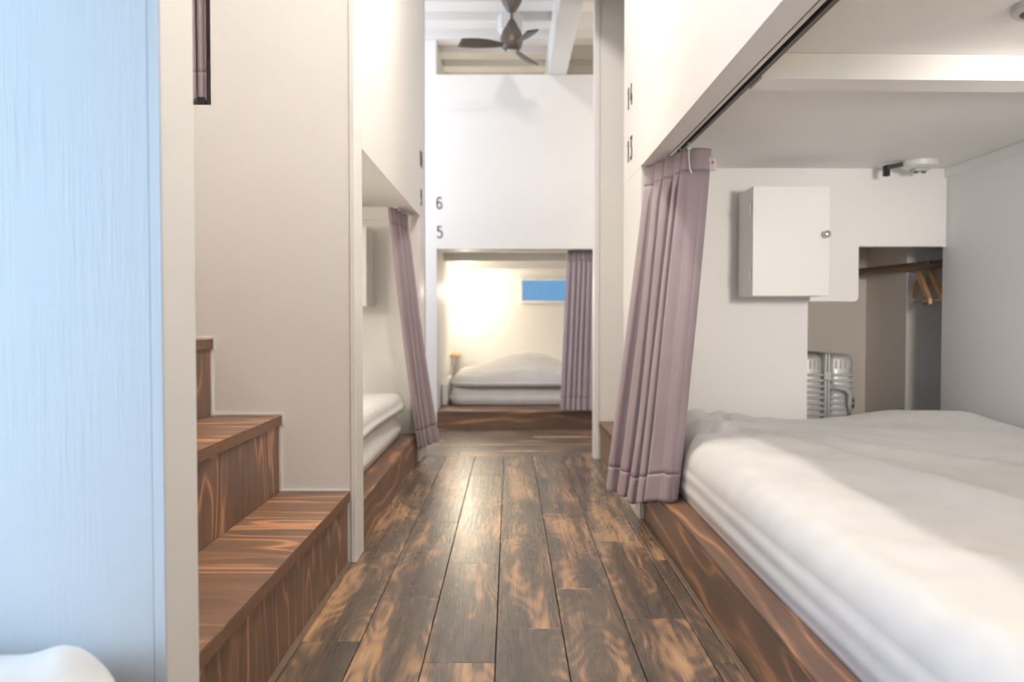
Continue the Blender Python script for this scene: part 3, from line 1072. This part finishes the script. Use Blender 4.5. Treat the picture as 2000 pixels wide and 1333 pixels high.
def hanger(label, yc, ang, tilt=0.0):
    """wooden hanger hooked on the rod; local x is the shoulder axis"""
    root = thing('coat_hanger', label, 'hanger', (rodx(yc), yc, 0.75), 'wooden coat hangers in the closet', ang)
    H = 0.17
    # shoulder bow
    m_ = MB()
    n = 15
    sec = []
    for i in range(n):
        s_ = -1 + 2 * i / (n - 1)
        x = s_ * 0.165
        z = H - 0.028 - 0.115 * abs(s_) ** 1.25
        w = 0.0095 - 0.003 * abs(s_)
        hgt = 0.012 + 0.006 * (1 - abs(s_))
        yb_ = -0.012 * s_ * s_
        sec.append([(x, yb_ - w, z - hgt), (x, yb_ + w, z - hgt), (x, yb_ + w, z + hgt), (x, yb_ - w, z + hgt)])
    bm = m_.bm
    R = [[bm.verts.new(p) for p in s_] for s_ in sec]
    for i in range(n - 1):
        for k in range(4):
            bm.faces.new((R[i][k], R[i][(k + 1) % 4], R[i + 1][(k + 1) % 4], R[i + 1][k]))
    bm.faces.new(R[0][::-1])
    bm.faces.new(R[-1])
    m_.build('shoulder_bow', 'hanger', root, True, local=True, sharp=40)
    MB().tube([(-0.150, -0.010, 0.030), (0.150, -0.010, 0.030)], 0.006, 10).build('trouser_bar', 'hanger', root, True, local=True)
    # hook : stem then loop over the rod (rod centre at z = .182 local, running across)
    pts = [(0, 0, 0.150), (0, 0, 0.160)]
    zc = 0.932 - 0.75
    ca, sa = math.cos(-ang), math.sin(-ang)
    rdx, rdy = -0.155, 0.988        # rod direction
    # loop plane is square to the rod
    px_, py_ = rdy, -rdx
    R_ = 0.0205
    lx, ly = px_ * ca - py_ * sa, px_ * sa + py_ * ca
    for k in range(9):
        a = math.radians(-70 + 270 * k / 8)
        pts.append((lx * R_ * math.cos(a), ly * R_ * math.cos(a), zc + R_ * math.sin(a)))
    MB().tube(pts, 0.0017, 6).build('hook', 'chrome', root, True, local=True)
    return root


hanger('wooden coat hanger hanging farther along the closet rod', 3.448, math.radians(74))
hanger('wooden coat hanger nearest the opening edge on the closet rod', 3.368, math.radians(74))

sc = thing('suitcase', 'silver ribbed aluminium suitcase standing in the closet', 'suitcase', (1.36, 3.60, 0))
SX0, SXM, SX1, SY0, SY1, SZ0, SZ1 = 1.242, 1.36, 1.478, 3.40, 3.80, 0.045, 0.552


def shell(x0, x1, name):
    b = MB()
    b.box(x0, x1, SY0 + 0.003, SY1 - 0.003, SZ0, SZ1, 0.030, 4)
    z = SZ0 + 0.045
    while z < SZ1 - 0.07:      # horizontal ribs on every side
        b.box(x0 - 0.0012, x1 + 0.0012, SY0 - 0.003, SY1, z, z + 0.012, 0.004, 1)
        z += 0.0245
    # vertical ribs in the top band
    k = 0
    x = x0 + 0.022
    while x < x1 - 0.02:
        b.box(x, x + 0.009, SY0 - 0.0008, SY0 + 0.02, SZ1 - 0.062, SZ1 - 0.026, 0.003, 1)
        x += 0.0195
    return b.build(name, 'alu', sc, True, sharp=35)


shell(SX0, SXM - 0.013, 'rear_shell')
shell(SXM + 0.013, SX1, 'front_shell')
b = MB().box(SXM - 0.0125, SXM - 0.001, SY0 - 0.006, SY1 + 0.006, SZ0 - 0.004, SZ1 + 0.005, 0.008, 2)
b.box(SXM + 0.001, SXM + 0.0125, SY0 - 0.005, SY1 + 0.005, SZ0 - 0.003, SZ1 + 0.004, 0.008, 2)
b.build('frame', 'alu', sc, True, sharp=35)
hp = [(SXM + 0.018, SY0 - 0.006, 0.415), (SXM + 0.030, SY0 - 0.020, 0.413), (SXM + 0.070, SY0 - 0.026, 0.403), (SXM + 0.086, SY0 - 0.028, 0.385), (SXM + 0.088, SY0 - 0.028, 0.335),
      (SXM + 0.086, SY0 - 0.028, 0.285), (SXM + 0.070, SY0 - 0.026, 0.262), (SXM + 0.030, SY0 - 0.020, 0.250), (SXM + 0.018, SY0 - 0.006, 0.248)]
hd = MB().tube(hp, 0.0105, 12).build('side_handle', 'greyplastic', sc, True)
for zz in (0.415, 0.248):
    box('pivot', SXM + 0.010, SXM + 0.032, SY0 - 0.016, SY0 + 0.001, zz - 0.014, zz + 0.014, 'alu', hd, 0.003)
for zz in (0.46, 0.19):
    box('latch', SXM - 0.017, SXM + 0.016, SY0 - 0.012, SY0 + 0.002, zz - 0.020, zz + 0.020, 'alu', sc, 0.004, 2)
for xx in (SX0, SX1):
    for zz in (0.06, 0.31):
        box('corner_guard', xx - 0.0035, xx + 0.0035, SY0 + 0.006, SY0 + 0.03, zz, zz + 0.05, 'black', sc, 0.0025)
tp = MB().tube([(SXM - 0.052, 3.52, SZ1 - 0.004), (SXM - 0.052, 3.52, SZ1 + 0.012), (SXM - 0.052, 3.55, SZ1 + 0.022), (SXM - 0.052, 3.65, SZ1 + 0.022), (SXM - 0.052, 3.68, SZ1 + 0.012), (SXM - 0.052, 3.68, SZ1 - 0.004)], 0.007, 8)
tp.build('top_handle', 'black', sc, True)
box('handle_tray', SXM - 0.085, SXM - 0.020, 3.44, 3.76, SZ1 - 0.003, SZ1 + 0.007, 'dark', sc, 0.002)
for xx in (SX0 + 0.03, SX1 - 0.03):
    for yy in (SY0 + 0.05, SY1 - 0.05):
        MB().lathe([(0.012, -0.011), (0.0225, -0.009), (0.0225, 0.009), (0.012, 0.011)], (xx, yy, 0.0225), 18, 'X').build('wheel', 'black', sc, True, sharp=40)

# ------------------------------------------------------------------ ceiling sensor and downlight in the right bunk
sn = thing('ceiling_sensor', 'white ceiling sensor with black elbow conduit above the closet', 'sensor', (1.55, 3.03, 1.26))
MB().lathe([(0.052, 0.0), (0.066, 0.008), (0.068, 0.0275)], (1.555, 3.03, 1.272), 28).build('housing', 'whiteplastic', sn, True, sharp=40)
sb = MB().box(1.528, 1.582, 3.005, 3.055, 1.262, 1.2715, 0.003, 2).build('terminal_block', 'greyplastic', sn, True, sharp=40)
for xx in (1.540, 1.570):
    MB().lathe([(0.007, -0.006), (0.009, 0.0)], (xx, 3.03, 1.262), 14).build('nozzle', 'dark', sb, True, sharp=40)
el = MB()
el.hull([(1.435, 3.06, 1.272), (1.435, 3.045, 1.272), (1.500, 3.02, 1.283), (1.500, 3.035, 1.283), (1.435, 3.06, 1.290), (1.435, 3.045, 1.290), (1.500, 3.02, 1.2985), (1.500, 3.035, 1.2985)])
el.box(1.428, 1.450, 3.043, 3.062, 1.248, 1.288, 0.002)
el.build('conduit_elbow', 'black', sn)
dl = thing('downlight', 'small round grey fitting on the right bunk ceiling at the picture corner', 'ceiling fitting', (1.012, 1.53, 1.285))
MB().lathe([(0.045, 0.0), (0.05, 0.004), (0.05, 0.0145)], (1.012, 1.53, 1.285), 28).build('rim', 'greyplastic', dl, True, sharp=40)
MB().lathe([(0.03, -0.003), (0.036, 0.0005)], (1.012, 1.53, 1.285), 24).build('lens', 'dark', dl, True, sharp=40)

# ------------------------------------------------------------------ bunk numbers
STROKES = {
    '1': [[(0.10, 0.80), (0.30, 1.0), (0.30, 0.0)]],
    '3': [[(0.05, 1.0), (0.50, 1.0), (0.24, 0.60), (0.38, 0.57), (0.49, 0.47), (0.53, 0.32), (0.49, 0.14), (0.38, 0.03), (0.24, 0.0), (0.12, 0.03), (0.04, 0.13)]],
    '4': [[(0.32, 1.0), (0.04, 0.30), (0.55, 0.30)], [(0.40, 0.52), (0.40, 0.0)]],
    '5': [[(0.50, 1.0), (0.13, 1.0), (0.09, 0.56), (0.19, 0.62), (0.30, 0.63), (0.42, 0.58), (0.51, 0.46), (0.53, 0.31), (0.49, 0.14), (0.40, 0.03), (0.27, 0.0), (0.14, 0.04), (0.05, 0.16)]],
    '6': [[(0.49, 0.88), (0.42, 0.97), (0.31, 1.0), (0.17, 0.95), (0.08, 0.80), (0.05, 0.55), (0.05, 0.30), (0.09, 0.13), (0.18, 0.03), (0.29, 0.0), (0.41, 0.03), (0.50, 0.13), (0.53, 0.29), (0.50, 0.44), (0.41, 0.54), (0.29, 0.57), (0.16, 0.53), (0.07, 0.43)]],
    '9': [[(0.51, 0.57), (0.42, 0.47), (0.29, 0.43), (0.17, 0.46), (0.08, 0.56), (0.05, 0.71), (0.08, 0.87), (0.17, 0.97), (0.29, 1.0), (0.40, 0.97), (0.49, 0.87), (0.53, 0.70), (0.53, 0.45), (0.50, 0.20), (0.41, 0.05), (0.27, 0.0), (0.16, 0.03), (0.09, 0.12)]],
    '0': [[(0.29, 1.0), (0.16, 0.95), (0.07, 0.80), (0.05, 0.50), (0.07, 0.20), (0.16, 0.05), (0.29, 0.0), (0.42, 0.05), (0.51, 0.20), (0.53, 0.50), (0.51, 0.80), (0.42, 0.95), (0.29, 1.0)]],
}


def number(text, label, origin, ax, nrm, h, wscale=0.85, sw=0.105, gap=0.60):
    """metal numerals on a wall; ax = reading direction, nrm = out of the wall"""
    ax, nrm, o = Vector(ax), Vector(nrm), Vector(origin)
    root = thing('bunk_number', label, 'number', o)
    for k, ch in enumerate(text):
        mb = MB()
        bm = mb.bm
        for st in STROKES[ch]:
            pts = [Vector((p[0] * wscale + k * gap, p[1])) for p in st]
            m = len(pts)
            lft, rgt = [], []
            for i in range(m):
                a = pts[max(i - 1, 0)]
                b_ = pts[min(i + 1, m - 1)]
                d = (b_ - a).normalized()
                nn = Vector((-d.y, d.x)) * (sw / 2)
                if 0 < i < m - 1:
                    d1 = (pts[i] - pts[i - 1]).normalized()
                    c_ = max(0.55, abs(d1.dot(d)))
                    nn = nn / c_
                lft.append(pts[i] + nn)
                rgt.append(pts[i] - nn)

            def W3(p, dpt):
                return o + ax * (p.x * h) + Vector((0, 0, 1)) * (p.y * h) + nrm * dpt
            F = [bm.verts.new(W3(p, 0.0035)) for p in lft], [bm.verts.new(W3(p, 0.0035)) for p in rgt]
            B = [bm.verts.new(W3(p, 0.0003)) for p in lft], [bm.verts.new(W3(p, 0.0003)) for p in rgt]
            for i in range(m - 1):
                bm.faces.new((F[0][i], F[0][i + 1], F[1][i + 1], F[1][i]))
                bm.faces.new((B[0][i], B[1][i], B[1][i + 1], B[0][i + 1]))
                bm.faces.new((F[0][i], B[0][i], B[0][i + 1], F[0][i + 1]))
                bm.faces.new((F[1][i], F[1][i + 1], B[1][i + 1], B[1][i]))
            for i in (0, m - 1):
                bm.faces.new((F[0][i], F[1][i], B[1][i], B[0][i]))
        mb.build('digit', 'digit', root)
    return root


number('6', 'brown number 6 on the far wall, above the 5', (-0.466, YD, 1.410), (1, 0, 0), (0, -1, 0), 0.072)
number('5', 'brown number 5 on the far wall, just above the far bunk', (-0.464, YD, 1.224), (1, 0, 0), (0, -1, 0), 0.072)
number('14', 'brown number 14 high on the right upper panel', (XR, 3.075, 1.500), (0, -1, 0), (-1, 0, 0), 0.080, gap=0.86)
number('13', 'brown number 13 on the right upper panel, below the 14', (XR, 3.075, 1.300), (0, -1, 0), (-1, 0, 0), 0.080, gap=0.86)
number('10', 'brown number 10 on the left upper panel near the far post', (XL, 3.93, 1.460), (0, 1, 0), (1, 0, 0), 0.075, gap=0.72)
number('9', 'brown number 9 on the left upper panel, below the 10', (XL, 3.96, 1.272), (0, 1, 0), (1, 0, 0), 0.075)

# ------------------------------------------------------------------ ceiling fan
FX, FY, FZ = 0.012, 4.30, 2.185
fan = thing('ceiling_fan', 'dark bronze three blade ceiling fan above the aisle', 'fan', (FX, FY, FZ))
MB().lathe([(0.020, 0), (0.030, 0.012), (0.052, 0.05), (0.064, 0.10), (0.066, 0.122)], (FX, FY, 2.345), 28).build('canopy', 'dark', fan, True, sharp=40)
MB().lathe([(0.008, 0), (0.008, 0.08)], (FX, FY, 2.29), 14).build('rod', 'dark', fan, True, sharp=40)
mo = MB().lathe([(0.036, -0.045), (0.052, -0.030), (0.060, 0.0), (0.060, 0.028), (0.052, 0.050), (0.052, 0.053), (0.050, 0.056), (0.032, 0.086), (0.018, 0.112), (0.010, 0.122)], (FX, FY, FZ), 32).build('motor_housing', 'dark', fan, True, sharp=50)
MB().lathe([(0.012, -0.054), (0.022, -0.050), (0.026, -0.0445)], (FX, FY, FZ), 20).build('bottom_cap', 'alu', mo, True, sharp=50)
for k in range(3):
    a = math.radians((-62, 70, 203)[k])
    d = Vector((math.cos(a), math.sin(a), 0))
    n_ = Vector((-math.sin(a), math.cos(a), 0))
    rows_ = []
    for i in range(13):
        s_ = i / 12
        rr = 0.045 + 0.24 * s_
        w = 0.015 + 0.042 * math.sin(min(s_ * 1.35, 1) * math.pi / 2) * (1 if s_ < 0.93 else 0.86)
        sw_ = -0.03 * s_ * s_
        tw = 0.30 - 0.12 * s_
        row = []
        for j in range(5):
            q = -1 + j / 2
            p = Vector((FX, FY, FZ - 0.022)) + d * rr + n_ * (q * w / 1.6 + sw_) + Vector((0, 0, q * w * tw - 0.010 * s_))
            row.append(tuple(p))
        rows_.append(row)
    MB().sheet(rows_).build('blade', 'dark', fan, True, solid=0.006)

# white cylindrical ceiling fitting behind the fan
cl_ = thing('ceiling_light', 'white octagonal ceiling fitting behind the fan', 'ceiling light', (0.005, 4.72, 2.37))
MB().lathe([(0.052, 0.0), (0.074, 0.022), (0.074, 0.109)], (0.005, 4.72, 2.37), 8).build('housing', 'whiteplastic', cl_)
MB().lathe([(0.040, -0.002), (0.045, 0.0005)], (0.005, 4.72, 2.37), 16).build('diffuser', 'greyplastic', cl_, True, sharp=40)


# ------------------------------------------------------------------ lamps of the room and added fill lamps
def aisle_or_fill_lamp(label, x, y, power, dz=0.0):
    root = thing('ceiling_or_fill_lamp', label, 'ceiling lamp', (x, y, 2.40))
    if dz:
        MB().lathe([(0.004, -dz), (0.004, 0.075)], (x, y, 2.40), 8).build('cord', 'black', root, True)
    MB().lathe([(0.05, 0.070), (0.055, 0.1105)], (x, y, 2.40), 24).build('base', 'whiteplastic', root, True, sharp=40)
    MB().lathe([(0.004, -0.014), (0.026, -0.011), (0.040, -0.003), (0.044, 0.006)], (x, y, 2.464 - dz), 20).build('bulb', 'bulb', root, True)
    point('aisle_or_fill_light', (x, y, 2.415 - dz), power, WARM, 0.03)


aisle_or_fill_lamp('round ceiling lamp above the aisle before the fan', 0.07, 2.40, 13)
aisle_or_fill_lamp('round ceiling lamp above the aisle near the camera', 0.07, 1.22, 17)
aisle_or_fill_lamp('unseen fill lamp added at the left end of the cross passage', -1.15, 4.6, 3.6, 0.6)  # added out of view to brighten the ceiling and far wall
aisle_or_fill_lamp('unseen fill lamp added at the right end of the cross passage', 1.25, 4.6, 3.6, 0.6)  # its twin on the right, also added as unseen fill
ll = thing('wall_or_fill_lamp', 'unseen fill lamp added behind the stair wall in the lower left bunk', 'lamp', (-1.25, 2.40, 0.98))  # added hidden lamp, lifts the shade inside this bunk
MB().lathe([(0.04, 0.0), (0.042, 0.015)], (-1.25, 2.386, 1.03), 20, 'Y').build('wall_plate', 'whiteplastic', ll, True, sharp=40)
MB().lathe([(0.004, -0.045), (0.036, -0.03), (0.045, 0.0), (0.034, 0.03), (0.02, 0.04)], (-1.25, 2.455, 1.03), 20).build('bulb', 'bulb', ll, True)
MB().tube([(-1.25, 2.40, 1.03), (-1.25, 2.42, 1.05), (-1.25, 2.455, 1.085), (-1.25, 2.455, 1.065)], 0.006, 8).build('arm', 'dark', ll, True)
point('left_bunk_fill_light', (-1.25, 2.55, 1.02), 3.0, WARM, 0.05)
ul = thing('wall_or_fill_lamp', 'unseen fill lamp added on the left wall of the upper far bunk', 'lamp', (-0.44, 6.2, 1.9))  # added out of view to lighten the ceiling over the far bunk
MB().lathe([(0.024, 0.0), (0.026, 0.012)], (-0.467, 6.2, 1.935), 20, 'X').build('wall_plate', 'whiteplastic', ul, True, sharp=40)
MB().tube([(-0.457, 6.2, 1.935), (-0.42, 6.2, 1.930), (-0.385, 6.2, 1.942)], 0.005, 8).build('arm', 'dark', ul, True)
MB().lathe([(0.004, -0.02), (0.018, -0.014), (0.023, 0.0), (0.016, 0.016), (0.010, 0.022)], (-0.375, 6.2, 1.93), 18).build('bulb', 'bulb', ul, True)
point('upper_bunk_fill_light', (-0.32, 6.15, 1.93), 1.7, (1.0, 0.90, 0.75), 0.03)
bl = thing('wall_or_fill_lamp', 'reading lamp on the near end wall of the right bunk', 'lamp', (1.25, 0.64, 1.0))
MB().lathe([(0.04, 0.0), (0.042, 0.015)], (1.25, 0.6185, 1.05), 20, 'Y').build('wall_plate', 'whiteplastic', bl, True, sharp=40)
MB().lathe([(0.004, -0.045), (0.036, -0.03), (0.045, 0.0), (0.034, 0.03), (0.02, 0.04)], (1.25, 0.70, 1.05), 20).build('bulb', 'bulb', bl, True)
MB().tube([(1.25, 0.63, 1.05), (1.25, 0.665, 1.06), (1.25, 0.70, 1.10), (1.25, 0.70, 1.085)], 0.006, 8).build('arm', 'dark', bl, True)
sl = bpy.data.lights.new('bunk_lamp_light', 'SPOT')
sl.energy = 42
sl.color = (1.0, 0.935, 0.87)
sl.spot_size = math.radians(52)
sl.spot_blend = 1.0
sl.shadow_soft_size = 0.13
slo = bpy.data.objects.new('bunk_lamp_light', sl)
COL.objects.link(slo)
slo.location = (1.25, 0.775, 1.05)
slo.rotation_euler = (Vector((1.16, 3.1, 0.84)) - Vector((1.25, 0.775, 1.05))).to_track_quat('-Z', 'Y').to_euler()

wl = thing('wall_or_fill_lamp', 'small glowing reading lamp in the far bunk corner', 'lamp', (-0.40, 6.45, 0.90))
MB().lathe([(0.024, 0.0), (0.026, 0.012)], (-0.467, 6.38, 0.935), 20, 'X').build('wall_plate', 'whiteplastic', wl, True, sharp=40)
MB().tube([(-0.457, 6.38, 0.935), (-0.42, 6.38, 0.930), (-0.385, 6.38, 0.942)], 0.005, 8).build('arm', 'dark', wl, True)
MB().lathe([(0.004, -0.02), (0.018, -0.014), (0.023, 0.0), (0.016, 0.016), (0.010, 0.022)], (-0.375, 6.38, 0.93), 18).build('bulb', 'bulb', wl, True)
point('wall_lamp_light', (-0.34, 6.34, 0.925), 2.8, (1.0, 0.88, 0.68), 0.03)
sh = thing('corner_shelf', 'small wooden corner shelf in the far bunk', 'shelf', (-0.44, 6.45, 0.38))
box('board', -0.467, -0.405, 6.25, 6.598, 0.405, 0.425, 'hanger', sh, 0.002)
box('bracket', -0.4665, -0.452, 6.42, 6.58, 0.33, 0.4045, 'trim', sh)
